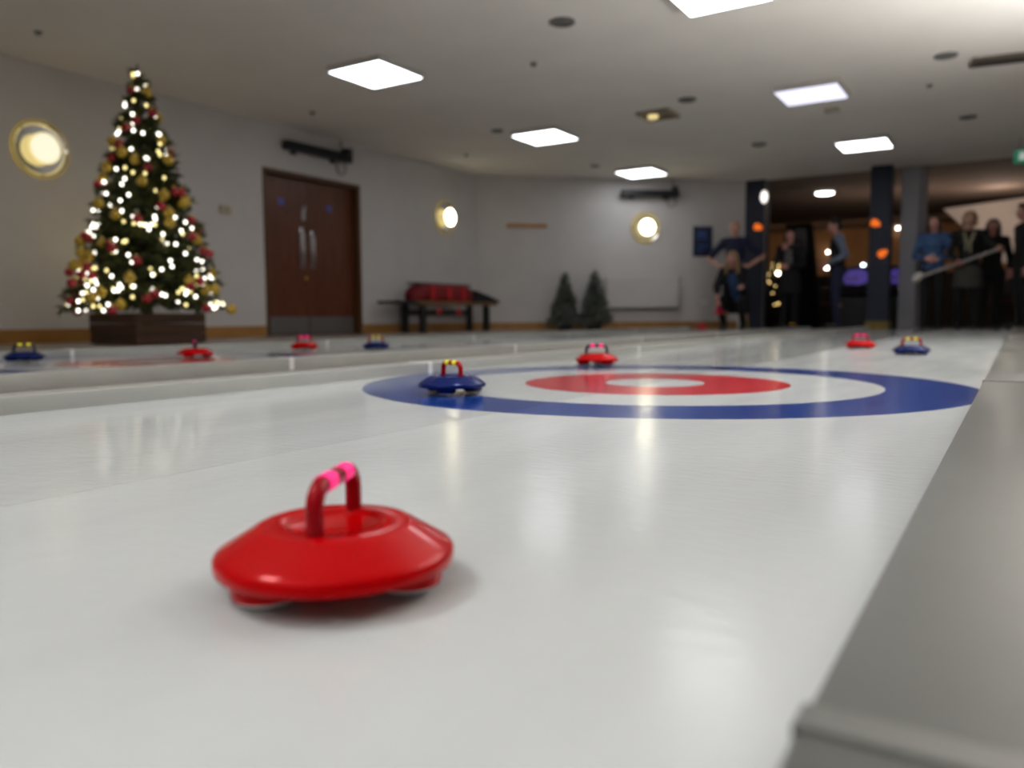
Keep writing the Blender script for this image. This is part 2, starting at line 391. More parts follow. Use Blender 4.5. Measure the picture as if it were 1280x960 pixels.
cp(s_red, (-4.21, 12.25, 0), .3, 'tiny far red curling stone at the end of the lane beside the crouching person', GR)
cp(s_blue, (-2.88, 12.45, 0), .2, 'tiny far blue curling stone at the end of the lane before the person in black', GB)

# ------------------------------------------------------------------ ceiling fittings
def led_panel(x, y, w, label, dm=None, rz=0.):
    t = thing('ceiling_light', label, 'ceiling light', (x, y, ZC), rz, 'square surface light panels on the ceiling')
    h = w/2
    b = MB(); b.box(-h, h, -h, h, -.055, 0, bev=.008)
    b.build('frame', m_panelframe, t)
    b = MB(); b.box(-h+.02, h-.02, -h+.02, h-.02, -.060, -.0545); b.build('diffuser', dm or m_panel, t)
    return t
led_panel(-5.34, 6.02, .66, 'square white light panel on the ceiling above left, in front of the double door')
led_panel(-5.33, 9.27, .66, 'square white light panel on the ceiling, second in the left row')
led_panel(-5.33, 12.42, .66, 'square white light panel on the ceiling nearest the angled end wall')
led_panel(-1.95, 5.90, .66, 'square light panel cut off by the top edge of the picture')
led_panel(-1.96, 9.08, .66, 'square light panel with bluish dim diffuser on the right part of the ceiling', m_panel_dim)
led_panel(-1.90, 12.13, .66, 'square white light panel on the ceiling nearest the navy column')
def grille(x, y, r, label):
    t = thing('ceiling_grille', label, 'ceiling grille', (x, y, ZC), 0, 'round grey grilles in the ceiling')
    b = MB(); b.lathe([(r, 0), (r, -.012), (r-.012, -.018), (r-.02, -.014), (r-.02, -.006), (.001, -.006)], n=32); b.build('rim', m_grille, t, smooth=True)
    b = MB()
    for k in range(1, 5): rr = (r-.02)*k/5; b.lathe([(rr+.006, -.006), (rr+.006, -.014), (rr-.006, -.014), (rr-.006, -.006)], n=28, closed=True)
    b.build('vanes', m_grille, t)
for x, y, r, l in ((-3.23, 5.9, .105, 'round grey ceiling grille nearest the camera, top centre'), (-3.197, 8.706, .10, 'round grey ceiling grille just right of the brass-trimmed square fitting'),
                   (-5.76, 8.78, .08, 'small round grey ceiling grille left of the second left-row panel'), (-5.78, 11.65, .08, 'small round grey ceiling grille left of the furthest left-row panel'),
                   (-3.16, 11.48, .10, 'round grey ceiling grille between the two rows of panels, furthest back'), (-.67, 8.58, .10, 'round grey ceiling grille at upper right beside the brown vent'),
                   (-.62, 11.34, .10, 'round grey ceiling grille at right, above the people with the pole')):
    grille(x, y, r, l)
for x, y, l in ((-3.97, 6.69, 'tiny round ceiling sensor near the nearest round grille'), (-7.05, 6.83, 'tiny round ceiling sensor above the double door'), (-7.0, 3.72, 'tiny round ceiling sensor at top left above the porthole lamp'),
                (-6.97, 9.8, 'tiny round ceiling sensor near the room corner'), (-.886, 9.57, 'tiny round ceiling sensor at right below the brown vent')):
    b = MB(); b.lathe([(.03, 0), (.03, -.012), (.018, -.03), (.001, -.032)], n=18)
    o = b.build('ceiling_sensor', m_grille, smooth=True); o.location = (x, y, ZC); tag(o, l, 'sensor', 'tiny round sensors on the ceiling')
t = thing('motion_detector', 'small beige detector box on the ceiling behind the dim light panel', 'detector', (-1.925, 9.99, ZC))
b = MB(); b.box(-.08, .08, -.05, .05, -.05, 0, bev=.01); b.build('housing', m_beige, t); b = MB(); b.ell((0, -.03, -.05), (.035, .03, .025), seg=14, rings=8); b.build('lens', m_panelframe, t, smooth=True)
t = thing('square_spot_fitting', 'square brass-trimmed ceiling fitting with a small lit spot, centre of the ceiling', 'ceiling light', (-3.71, 9.12, ZC))
b = MB(); h = .2
for a in ((-h, h, -h, -h+.05), (-h, h, h-.05, h), (-h, -h+.05, -h+.05, h-.05), (h-.05, h, -h+.05, h-.05)): b.box(*a, -.035, 0)
b.build('trim', mat('dull_brass', (.26, .21, .13), .45, .5), t)
b = MB(); b.box(-h+.05, h-.05, -h+.05, h-.05, -.02, 0); b.build('backing', mat('fitting_brown', (.14, .11, .08), .6), t)
b = MB(); b.lathe([(.06, -.02), (.06, -.05), (.045, -.055), (.001, -.05)], (-.05, -.02, 0), 20); b.build('spot', m_lampedge, t, smooth=True)
t = thing('ceiling_vent', 'brown slotted rectangular vent on the ceiling at upper right', 'vent', (-.17, 8.97, ZC), .15)
b = MB(); b.box(-.32, .32, -.13, .13, -.03, 0, bev=.005); b.build('frame', mat('vent_brown', (.11, .09, .07), .6), t)
b = MB()
for k in range(6): b.box(-.29, .29, -.10+k*.036, -.085+k*.036, -.036, -.028)
b.build('slats', mat('vent_dark', (.05, .04, .035), .6), t)

# ------------------------------------------------------------------ wall fittings
def frame_left(y, z): return (XW, y, z), PI/2
def porthole(loc, rz, label, mg=None):
    t = thing('porthole_lamp', label, 'wall lamp', loc, rz, 'round porthole lamps on the walls')
    b = MB(); b.lathe([(.001, .0), (.25, .0), (.262, .02), (.25, .038), (.232, .03), (.215, .014), (.12, .012), (.001, .012)], n=48, axis='y'); b.build('dish', m_chrome, t, smooth=True)
    b = MB(); b.lathe([(.272, .0), (.272, .022), (.262, .03), (.258, .0)], n=48, axis='y', closed=True); b.build('rim', m_goldrim, t, smooth=True)
    for k in range(8):
        a = 2*PI*k/8; b = MB(); b.ell((.24*math.cos(a), -.036, .24*math.sin(a)), (.013, .010, .013), seg=12, rings=8); b.build('rivet', m_chrome, t, smooth=True)
    b = MB(); b.lathe([(.04, .01), (.04, .08)], n=20, axis='y'); b.build('stem', m_chrome, t, smooth=True)
    b = MB(); b.lathe([(.001, .115), (.10, .114), (.126, .108), (.134, .098)], n=40, axis='y'); b.lathe([(.134, .098), (.134, .096), (.001, .096)], n=40, axis='y')
    gl = b.build('glass', mg or m_lampglass, t, smooth=True)
    b = MB(); b.lathe([(.139, .100), (.145, .092), (.139, .076), (.001, .076), (.001, .094), (.133, .094)], n=40, axis='y'); b.build('bezel', m_lampedge, t, smooth=True)
    return t
porthole((XW, 4.128, 1.805), PI/2, 'round chrome porthole lamp on the left wall beside the tall tree', mat('warm_lamp_glass_vignetted', (.9, .88, .75), .5, emis=(1., .93, .70), estr=.5, var=.01))  # same lamp as the others, emission cut to imitate vignetting
porthole((XW, 10.44, 1.806), PI/2, 'round porthole lamp on the left wall above the bench, right of the door')
porthole(bw(2.99, 0, 1.758), WA, 'round porthole lamp on the angled end wall')
t = thing('wall_thermostat', 'small cream box on the left wall between tree and double door', 'thermostat', (XW, 6.182, 1.471), PI/2)
b = MB(); b.box(-.075, .075, -.05, 0, -.05, .05, bev=.012); b.build('housing', m_beige, t); b = MB(); b.box(-.03, .03, -.054, -.049, -.02, .02); b.build('grille', mat('beige_dark', (.3, .26, .2), .6), t)

def bar_fixture(loc, rz, L, label):
    t = thing('bar_fixture', label, 'wall fixture', loc, rz, 'long black bar fixtures high on the walls')
    b = MB(); b.box(-L/2, L/2, -.16, -.06, -.055, .055, bev=.01); b.build('bar', m_black, t)
    b = MB()
    n = 14
    pr = [(-L/2+.04, -.158, -.045)]
    for k in range(n): x = -L/2+.06+(L-.12)*k/(n-1); pr += [(x-.014, -.162, -.045), (x-.010, -.178, -.045), (x+.010, -.178, -.045), (x+.014, -.162, -.045)]
    b.prism(pr+[(L/2-.04, -.158, -.045)], None, (0, 0, .09))
    b.build('ribs', m_blackmetal, t)
    for x in (-L*.3, L*.3):
        b = MB(); b.box(x-.03, x+.03, -.07, 0, -.04, .04); b.box(x-.05, x+.05, -.012, 0, -.08, .08); b.build('bracket', m_blackmetal, t)
    b = MB(); b.box(L*.40, L*.47, -.19, -.04, .03, .12, bev=.008); b.build('control_box', m_black, t)
    b = MB(); b.tube([(L*.43, -.05, .11), (L*.43, -.03, .18), (L*.43, -.015, .25)], .008); b.tube([(L*.43, -.06, -.05)]+[(L*.40+.085*math.sin(a), -.05, -.13+.085*math.cos(a)) for a in [i*PI/8 for i in range(2, 15)]]+[(L*.37, -.05, -.05)], .007)
    b.build('cable', m_blackmetal, t, smooth=True)
bar_fixture((XW, 7.6, 2.35), PI/2, 1.15, 'long black bar fixture with cable loop above the double door')
bar_fixture(bw(3.03, 0, 2.335), WA, 1.03, 'long black bar fixture above the porthole lamp on the end wall')

b = MB(); b.box(-.345, .345, -.03, 0, -.03, .03, bev=.006); o = b.build('wooden_wall_rail', m_orangewood); o.location = bw(.88, 0, 1.768); o.rotation_euler = (0, 0, WA); tag(o, 'short orange wooden rail fixed to the end wall near the corner', 'wall rail')
t = thing('wall_poster', 'dark navy poster with blue print on the end wall beside the bald man', 'poster', bw(4.04, 0, 1.53), WA)
b = MB(); b.box(-.18, .18, -.015, 0, -.265, .265, bev=.003); b.build('board', m_navyposter, t)
b = MB()
for x0, x1, z0, z1 in ((-.10, .06, .10, .17), (-.12, .10, .04, .07), (-.08, .12, -.10, -.06), (-.12, .02, -.17, -.14)): b.box(x0, x1, -.0165, -.0148, z0, z1)
b.build('print', m_posterblue, t)
t = thing('wall_socket', 'white double socket low on the end wall under the navy poster', 'socket', bw(4.085, 0, .456), WA)
b = MB(); b.box(-.073, .073, -.012, 0, -.043, .043, bev=.004); b.build('face_plate', m_clip, t)
for x in (-.035, .035):
    b = MB(); b.box(x-.012, x+.012, -.016, -.011, .012, .032, bev=.002); b.build('rocker_switch', m_panelframe, t)
t = thing('panel_radiator', 'wide flat pale radiator panel low on the end wall right of the small trees', 'radiator', bw(2.92, 0, .62), WA)
b = MB(); b.box(-.66, .66, -.11, -.02, -.25, .29, bev=.01); b.build('front_casing', m_wall, t)
b = MB(); b.box(-.64, .64, -.09, -.01, -.30, -.25); b.build('base_grille', m_grille, t)
b = MB(); b.box(.655, .675, -.11, 0, -.28, .29); b.build('shaded_end', m_grille, t)  # side face in dark grey, its shade put into the colour

# ------------------------------------------------------------------ trees
def foliage(rad, z0, z1, n, droop, mats, seed, tip=.12, twig=.10, needle=.035, out=1., white=0., nk=20):
    rnd = random.Random(seed); b = MB(); H = z1-z0
    for i in range(n):
        u = 1-math.sqrt(rnd.random()*.995)           # more branches low down
        z = z0+H*u*.98; R = (rad*(1-u)**1.02*(.70+.48*rnd.random())+tip*.2)*out; a = rnd.random()*2*PI
        d = Vector((math.cos(a), math.sin(a), 0)); sl = -droop*(1-u)+.35*u
        b.mi = 0
        m0 = Vector((0, 0, z+.03)); m1 = d*R+Vector((0, 0, z+sl*R))
        b.tube([m0, (m0+m1)/2+Vector((0, 0, .03*R)), m1], [.006, .005, .003], 4, cap=False)
        for k in range(nk):
            f = .25+.75*(k+rnd.random())/nk
            p = m0.lerp(m1, f)
            sd = Vector((-d.y, d.x, 0))*rnd.uniform(-1, 1)+d*rnd.uniform(.1, .9)+Vector((0, 0, rnd.uniform(-.35, .35)))
            sd.normalize(); q = p+sd*twig*(1-.6*u)*(1.25-f)*rnd.uniform(.6, 1.3)
            for j in range(5):
                c = p.lerp(q, (j+rnd.random())/5)
                nd = (sd+Vector((rnd.uniform(-1, 1), rnd.uniform(-1, 1), rnd.uniform(-.8, 1)))).normalized()
                w = nd.cross(Vector((rnd.uniform(-1, 1), rnd.uniform(-1, 1), rnd.uniform(-1, 1)))).normalized()*needle*.22
                b.mi = 2 if rnd.random() < white else (1 if rnd.random() < .62 else 2 if white == 0 else 1)
                b.tri(c-w, c+w, c+nd*needle*rnd.uniform(.8, 1.5))
    return b
TX, TY = -6.72, 4.42
tree = thing('christmas_tree', 'tall green Christmas tree standing in a plank planter by the left wall', 'Christmas tree', (TX, TY, ZF))
b = MB(); b.tube([(0, 0, .06), (0, 0, 1.2), (0, 0, 2.48)], [.05, .035, .008], 12); b.build('trunk', m_bark, tree, smooth=True)
b = foliage(.61, .36, 2.48, 520, .12, 3, 3, twig=.12, needle=.045); b.build('foliage', [m_bark, m_needle, m_needle2], tree)
b = MB()
for k in range(4):
    for c in range(3):
        z0, z1 = .01+c*.09, .095+c*.09
        if k == 0: b.box(-.35, .35, -.35, -.328, z0, z1, bev=.003)
        if k == 1: b.box(-.35, .35, .328, .35, z0, z1, bev=.003)
        if k == 2: b.box(-.35, -.328, -.327, .327, z0, z1, bev=.003)
        if k == 3: b.box(.328, .35, -.327, .327, z0, z1, bev=.003)
b.box(-.327, .327, -.327, .327, .0, .10)
pl = b.build('planter', m_planter, tree)
def cone_pt(u, a, f=1.): R = (.61*(1-u)**1.02+.03)*f; return Vector((TX+R*math.cos(a), TY+R*math.sin(a), ZF+.36+2.12*.98*u-.10*R*(1-u)))
rnd = random.Random(11)
def front(a0=None): return rnd.uniform(-PI*.93, PI*.28)      # mostly the side towards the lanes
def bauble_mesh(name, r, m):
    b = MB(); b.ell((0, 0, 0), (r, r, r), seg=20, rings=12); b.mi = 1; b.lathe([(.001, r*1.28), (.010, r*1.26), (.010, r*.93), (.001, r*.93)], n=10)
    me = bpy.data.meshes.new(name); b.bm.to_mesh(me); b.bm.free(); me.polygons.foreach_set('use_smooth', [True]*len(me.polygons)); me.materials.append(m); me.materials.append(m_goldrim); return me
mer = bauble_mesh('bauble_red', .040, m_bred); meg = bauble_mesh('bauble_gold', .046, m_bgold)
US = [1-math.sqrt(1-(k+.5)/44) for k in range(44)]
for k, u0 in enumerate(US):
    for me, l, g in ((mer, 'red glossy bauble hanging on the tall lit Christmas tree', 'red baubles on the tall tree'), (meg, 'gold bauble hanging on the tall lit Christmas tree', 'gold baubles on the tall tree')):
        o = bpy.data.objects.new('tree_bauble', me); COL.objects.link(o)
        o.location = cone_pt(min(.985, u0+rnd.uniform(-.02, .02)), (front() if k % 6 else rnd.uniform(0, 2*PI)), rnd.uniform(1.0, 1.15)); tag(o, l, 'bauble', g)
bmeshes = []
for nm, m in (('bulb', m_bulb), ('bulb_dim', m_bulb2)):
    b = MB(); b.ell((0, 0, 0), (.013, .013, .015), seg=10, rings=6); me = bpy.data.meshes.new(nm); b.bm.to_mesh(me); b.bm.free(); me.materials.append(m); bmeshes.append(me)
for (u0, u1, n, turns, l, ph) in ((0., .14, 88, 2.5, 'warm white fairy light string wound round the lowest branches of the tall tree', 0), (.14, .38, 88, 4.5, 'warm white fairy light string wound round the middle of the tall tree', 1.), (.38, .99, 72, 8, 'warm white fairy light string wound round the upper part of the tall tree', 2.)):
    t = thing('fairy_light_string', l, 'fairy lights', (TX, TY, ZF+.36+2.1*u0), 0, 'fairy light strings on the tall tree')
    pts = []
    for k in range(n*2):
        f = k/(n*2-1); u = u0+(u1-u0)*f
        p = cone_pt(u, ph-f*turns*2*PI, .93+.05*math.sin(k*1.7)); pts.append(p+Vector((0, 0, .02*math.sin(k*.9))))
    b = MB(); b.tube(pts, .0022, 4); b.build('wire', m_wire, t, world=True)
    for k in range(n):
        p = Vector(cone_pt(min(.99, u0+(u1-u0)*rnd.random()), front() if k % 7 else rnd.uniform(0, 2*PI), rnd.uniform(.9, 1.06)))
        o = bpy.data.objects.new('bulb', bmeshes[0 if rnd.random() < .68 else 1]); COL.objects.link(o); o.parent = t; o.location = p-Vector(t.location)
def small_tree(p, h, r, label, seed):
    t = thing('frosted_tree', label, 'small tree', p, 0, 'small frosted trees at the end wall')
    b = MB(); b.lathe([(.001, 0), (.11, 0), (.14, .16), (.125, .16), (.12, .13), (.001, .13)], n=24); b.build('pot', m_black, t, smooth=True)
    b = MB(); b.tube([(0, 0, .1), (0, 0, h)], [.02, .004], 8); b.build('trunk', m_bark, t)
    b = foliage(r, .12, h, 230, .15, 3, seed, tip=.06, twig=.09, needle=.04, white=.42, nk=14); b.build('foliage', [m_bark, m_needle, m_frost], t)
p = bw(1.45, .42, ZF); small_tree(p, .98, .29, 'small frosted fir tree in a dark pot at the end wall, left of two', 21)
p = bw(1.97, .42, ZF); small_tree(p, 1.0, .30, 'small frosted fir tree in a dark pot beside the radiator, right of two', 22)

# ------------------------------------------------------------------ bench and bags
BX0, BX1 = -7.70, -7.24
t = thing('bench', 'low black bench with wooden top edge against the left wall under the porthole lamp', 'bench', ((BX0+BX1)/2, 9.95, ZF))
b = MB(); b.box(BX0, BX1-.03, 8.62, 11.02, .41, .45, bev=.005); b.build('seat', m_black, t, world=True)
b = MB(); b.box(BX1-.029, BX1, 8.95, 11.02, .395, .452, bev=.004); b.build('edge_board', wood('bench_edge', (.14, .075, .03), (.23, .13, .055), 3, .5, (12, 1, 1)), t, world=True)
for y in (9.14, 10.78):
    for x in (BX0+.03, BX1-.10):
        b = MB(); b.box(x, x+.07, y-.05, y+.05, ZF, .41, bev=.006); b.build('leg', m_black, t, world=True)
b = MB(); b.box(BX0+.05, BX0+.08, 9.14, 10.78, .25, .32); b.build('stretcher', m_black, t, world=True)
def bag(cx, cy, L, W, Hh, name, label, cat, ms, grp=None, strap=True):
    t = thing(name, label, cat, (cx, cy, .452), PI/2, grp)
    b = MB(); cs, rr = [], []
    for k in range(13):
        f = k/12; x = -L/2+L*f; e = 1-abs(2*f-1)**6
        cs.append((x, 0, Hh/2)); rr.append((W/2*(.55+.45*e), Hh/2*(.6+.4*e)))
    rings = []
    for c, r in zip(cs, rr):
        ring = []
        for i in range(20):
            a = 2*PI*i/20; ca, sa = math.cos(a), math.sin(a)
            sx = math.copysign(abs(ca)**.55, ca); sz = math.copysign(abs(sa)**.55, sa)
            ring.append(b.bm.verts.new((c[0], sx*r[0], c[2]+sz*r[1]-(Hh/2-r[1])*(1))))
        rings.append(ring)
    b.skin(rings); 
    for v in b.bm.verts: v.co += Vector((0, 0, .004*math.sin(v.co.x*40+v.co.y*30)))
    b.build('body', ms[0], t, smooth=True, sharp=0)
    b = MB(); b.box(-L*.46, L*.46, -W*.34, W*.34, Hh*.93, Hh*1.02, bev=.01); b.build('top_flap', ms[1], t)
    for x in ((-L*.28, 0, L*.25) if strap else ()):
        b = MB(); b.box(x-.045, x+.045, -W/2-.012, -W/2+.004, Hh*.08, Hh*.86, bev=.004); b.build('front_pocket', ms[2], t)
    return t
m_bagred = mat('bag_red', (.20, .004, .010), .7, var=.2, vscale=14); m_bagred2 = mat('bag_bright_red', (.52, .008, .012), .6, var=.1)
t = bag(-7.42, 9.72, 1.45, .34, .26, 'kit_bag', 'long red kit bag with black top lying on the bench', 'bag', (m_bagred, m_black, m_bagred2))
for yl in (-.36, .12):
    b = MB(); b.tube([(yl, -.185, .06), (yl+.005, -.235, -.02), (yl+.01, -.245, -.12)], .006, 6); b.ell((yl+.012, -.246, -.16), (.045, .02, .055), seg=12, rings=8); b.build('hanging_strap', m_bagred2, t, smooth=True)
t = thing('folded_cover', 'black folded cover sloping down over the right end of the bench', 'cover', (-7.45, 10.75, .452), PI/2)
b = MB(); b.prism([(-.32, -.17, .0), (.42, -.17, .0), (.42, -.17, .02), (.10, -.17, .10), (-.30, -.17, .185), (-.32, -.17, .17)], None, (0, .32, 0)); b.build('cloth', mat('black_cloth', (.008, .008, .009), .9, var=.3), t)

# ------------------------------------------------------------------ columns
def column(name, x, y, h, rz, m, label, band=False):
    t = thing(name, label, 'column', (x, y, ZF), rz)
    b = MB(); b.box(-h, h, -h, h, 0, ZC-ZF, bev=.004); b.build('shaft', m, t)
    if band: b = MB(); b.box(-h-.02, h+.02, -h-.02, h+.02, 0, .13, bev=.004); b.build('yellow_base', m_colband, t)
    return t
c1 = column('navy_column', -4.03, 14.62, .17, 0, m_col_navy, 'dark navy square column at the end of the angled wall, behind the bald man')
b = MB(); b.box(.171, .18, -.172, -.09, 0, ZC-ZF-.02); b.build('lit_edge', mat('lit_edge_pale', (.22, .19, .19), .6), c1)  # pale strip paints the light on the column's right face
column('navy_column', -1.955, 14.33, .155, 0, m_col_navy, 'dark navy square column with yellow base and two orange shapes', True)
column('grey_column', -1.525, 14.80, .142, -.45, m_col_grey, 'pale grey square column just right of the navy column with yellow base')
def orange(x, y, z, ang, label):
    b = MB(); pts = []
    for k in range(24):
        a = 2*PI*k/24; r = .075*(1-.18*abs(math.sin(a*1.5))); pts.append((r*1.1*math.cos(a)*1.05, 0, r*math.sin(a)*.85))
    b.prism(pts, None, (0, -.02, 0)); o = b.build('orange_shape', m_orange); o.location = (x, y, z); o.rotation_euler = (0, ang, 0)
    tag(o, label, 'wall decoration', 'orange leaf-like shapes on the navy columns')
orange(-3.97, 14.4495, 1.775, .3, 'orange leaf-like shape on the navy column behind the bald man')
orange(-2.02, 14.1745, 1.69, .5, 'upper orange leaf-like shape on the navy column with the yellow base')
orange(-1.90, 14.1745, 1.20, -.6, 'lower orange leaf-like shape on the navy column with the yellow base')
t = thing('oval_lamp', 'white oval lamp high on the navy column at the end of the angled wall', 'wall lamp', (-3.865, 14.42, 2.29), 0)
b = MB(); b.ell((0, 0, 0), (.06, .035, .105)); b.build('glass', mat('oval_glass', (.9, .88, .85), .5, emis=(1, .93, .85), estr=1.), t, smooth=True)
b = MB(); b.lathe([(.03, 0), (.03, .05)], (0, .055, 0), 16, axis='y'); b.build('base', m_blackmetal, t)

# ------------------------------------------------------------------ lounge beyond
t = thing('ceiling_downlight', 'round white downlight on the dark lounge ceiling', 'ceiling light', (-3.27, 16.5, ZC), 0)
b = MB(); b.lathe([(.19, 0), (.19, -.03), (.165, -.035), (.165, -.02), (.001, -.02)], n=32); b.build('rim', m_clip, t, smooth=True)
b = MB(); b.lathe([(.163, -.022), (.163, -.045), (.12, -.06), (.001, -.065)], n=32); b.build('diffuser', mat('downlight_glass', (.9, .9, .85), .5, emis=(1, .95, .85), estr=6.), t, smooth=True)
b = MB(); b.lathe([(.14, 0), (.14, -.02), (.001, -.03)], n=24); o = b.build('ceiling_grille', m_grille, smooth=True); o.location = (-3.64, 15.77, ZC); tag(o, 'dark round grille on the lounge ceiling near the downlight', 'ceiling grille')
t = thing('exit_sign', 'green emergency exit sign hanging at the right edge', 'exit sign', (.02, 13, 2.34), 0)
b = MB(); b.box(-.17, .17, -.02, .02, -.09, .09, bev=.006); b.build('sign_box', mat('exit_green', (.02, .30, .13), .4, emis=(.05, .45, .28), estr=.10), t)
b = MB(); b.box(-.11, -.03, -.022, -.0195, -.05, .05); b.box(.0, .10, -.022, -.0195, -.012, .012); b.poly([(.10, -.0215, -.04), (.10, -.0215, .04), (.145, -.0215, 0)]); b.build('pictogram', mat('exit_white', (.8, .85, .8), .4, emis=(.8, 1, .9), estr=.15), t)
for x in (-.1, .1):
    b = MB(); b.tube([(x, 0, .088), (x, 0, ZC-2.34)], .005, 8); b.build('rod', m_steel, t)
# pale underside of a stair at the back right; weak emission paints light on its plaster
b = MB(); b.prism([(-1.42, 19, 2.40), (.9, 19, 2.59), (.9, 19, 1.25), (-.3, 19, 1.25)], None, (0, .25, 0)); struct(b.build('trim_1', mat('stair_plaster', (.62, .52, .46), .8, emis=(1, .82, .7), estr=.03, var=.06, vscale=3)))
b = MB(); b.box(-.42, 3, 18.99, 19.3, 1.10, 1.25); struct(b.build('trim_2', mat('stair_edge', (.25, .11, .04), .6)))
b = MB(); b.box(-8.9, 4.9, 20.0, 20.25, ZF, 1.15); struct(b.build('wall_lounge_half', mat('half_wall_dark', (.03, .018, .012), .8, var=.2)))
m_table = mat('table_pale', (.34, .27, .22), .5); m_tleg = m_blackmetal
def table(x, y, label):
    t = thing('lounge_table', label, 'table', (x, y, ZF), 0, 'small tables in the dark lounge')
    b = MB(); b.box(-.34, .34, -.3, .3, .725, .76, bev=.006); b.build('tabletop', m_table, t)
    b = MB(); b.lathe([(.22, 0), (.22, .015), (.04, .03), (.035, .725)], n=24); b.build('pedestal', m_tleg, t, smooth=True)
def chair(x, y, rz, label):
    t = thing('lounge_chair', label, 'chair', (x, y, ZF), rz, 'dark chairs in the lounge')
    m = mat('chair_dark', (.03, .02, .02), .6)
    b = MB(); b.box(-.21, .21, -.21, .21, .42, .47, bev=.015); b.build('seat', mat('chair_seat_red', (.10, .012, .02), .7), t)
    b = MB(); b.box(-.20, .20, .19, .22, .56, .88, bev=.012); b.build('backrest', m, t)
    for sx in (-1, 1):
        for sy in (-1, 1):
            b = MB(); b.tube([(sx*.18, sy*.19, .43 if sy < 0 else .87), (sx*.19, sy*.21, 0)], .014, 8); b.build('leg', m, t, smooth=True)
table(-3.36, 16.6, 'pale-topped pedestal table in the lounge behind the man in the gilet')
table(-2.62, 17.1, 'pale-topped pedestal table beside the purple-lit machine')
chair(-3.2, 15.9, 2.6, 'dark lounge chair behind the woman in black')
chair(-2.45, 16.2, .4, 'dark lounge chair with red seat left of the navy column with yellow base')
chair(-.2, 16.0, .2, 'dark lounge chair behind the people at the right')
def machine(x, y, rz, label):
    t = thing('arcade_machine', label, 'game machine', (x, y, ZF), rz, 'purple-lit machines in the lounge')
    b = MB(); b.prism([(-.25, -.25, 0), (-.25, -.25, .55), (-.25, -.32, .60), (-.25, -.18, .75), (-.25, -.10, 1.08), (-.25, .25, 1.12), (-.25, .25, 0)], None, (.5, 0, 0)); b.build('cabinet', m_black, t)
    b = MB(); b.poly([(-.16, -.180, .79), (.05, -.187, .765), (.20, -.175, .81), (.22, -.135, .96), (.10, -.112, 1.05), (-.12, -.120, 1.02), (-.21, -.15, .90)])
    b.build('screen', mat('purple_screen', (.1, .05, .3), .4, emis=(.16, .10, .60), estr=.15, var=.4, vscale=9), t)
    b = MB(); b.box(-.16, .06, -.19, -.178, .86, .89); b.build('control_strip', mat('pale_strip', (.30, .2, .25), .5), t)
machine(-2.50, 15.5, .1, 'dark game machine with purple screen left of the navy column with yellow base')
machine(-1.80, 15.6, .05, 'dark game machine with purple screen glimpsed between the navy and grey columns')
def globe_lamp(x, y, z, base, col, label, r=.035, e=9.):
    t = thing('globe_lamp', label, 'lamp', (x, y, base), 0, 'small globe lamps in the lounge')
    b = MB(); b.ell((0, 0, z-base), (r, r, r), seg=14, rings=10); b.build('globe', mat('globe_%s' % label[:12], col, .5, emis=col, estr=e, var=.01), t, smooth=True)
    return t
WH = (1., .93, .82)
def stem_lamp(x, y, z, base, col, label):
    t = globe_lamp(x, y, z, base, col, label); b = MB(); b.lathe([(.06, 0), (.06, .012), (.008, .02), (.008, z-base-.03)], n=16); b.build('stem', m_blackmetal, t, smooth=True)
stem_lamp(-3.20, 16.5, 1.137, .745, WH, 'white globe lamp on the pale table beside the man in the gilet')
stem_lamp(-2.616, 17.0, 1.179, .745, (.62, .85, .95), 'bluish globe lamp on the table above the purple-lit machine')
stem_lamp(-4.114, 16.5, 1.057, ZF, WH, 'tall white globe floor lamp beside the gold-lit lounge tree')
def wall_lamp(x, y, z, wy, col, label):
    t = globe_lamp(x, y, z, z, col, label); b = MB(); b.tube([(0, .03, 0), (0, wy-y, 0)], .012, 8); b.lathe([(.05, -(wy-y)+.02), (.05, -(wy-y))], n=16, axis='y'); b.build('bracket', m_blackmetal, t)
wall_lamp(-4.60, YL-.15, 1.98, YL, (1., .85, .72), 'pale globe wall lamp above the table lamp, behind the man in the gilet')
wall_lamp(-2.84, YL-.15, 2.53, YL, WH, 'white globe wall lamp seen between the navy and grey columns')
LT = thing('lounge_tree', 'dark little tree with gold lights in the lounge, right of the first navy column', 'small tree', (-4.2, 16.6, ZF), 0)
b = MB(); b.tube([(0, 0, .05), (0, 0, 1.4)], [.03, .006], 8); b.lathe([(.001, 0), (.15, 0), (.18, .25), (.001, .25)], n=20); b.build('pot_and_trunk', m_bark, LT)
b = foliage(.33, .3, 1.45, 130, .15, 3, 31, tip=.06, twig=.08, needle=.04, nk=10); b.build('foliage', [m_bark, m_needle, m_needle], LT)
b = MB(); b.ell((0, 0, 0), (.013, .013, .013), seg=8, rings=6); lme = bpy.data.meshes.new('gold_bulb'); b.bm.to_mesh(lme); b.bm.free(); lme.materials.append(mat('lounge_bulb', (1, .7, .25), .5, emis=(1, .68, .25), estr=2.2, var=.01))
r2 = random.Random(5)
for k in range(34):
    u = r2.random()*.85; R = .33*(1-u)*r2.uniform(.8, 1.05); a = r2.uniform(-PI, .3)
    o = bpy.data.objects.new('bulb', lme); COL.objects.link(o); o.parent = LT; o.location = (R*math.cos(a), R*math.sin(a), .4+u*1.05)
t = thing('tall_black_cabinet', 'tall flat-topped black cabinet behind the woman in black', 'cabinet', (-3.36, 14.95, ZF), .1)
b = MB(); b.prism([(-.22, -.2, 0), (.36, -.2, 0), (.28, -.2, 1.1), (.20, -.2, 1.84), (-.22, -.2, 1.84)], None, (0, .38, 0)); b.build('body', mat('matte_black', (.004, .004, .005), .95, spec=.1), t)
b = MB(); b.box(-.15, .14, -.206, -.199, 1.15, 1.75); b.build('front_panel', mat('cabinet_glass', (.02, .015, .016), .25), t)

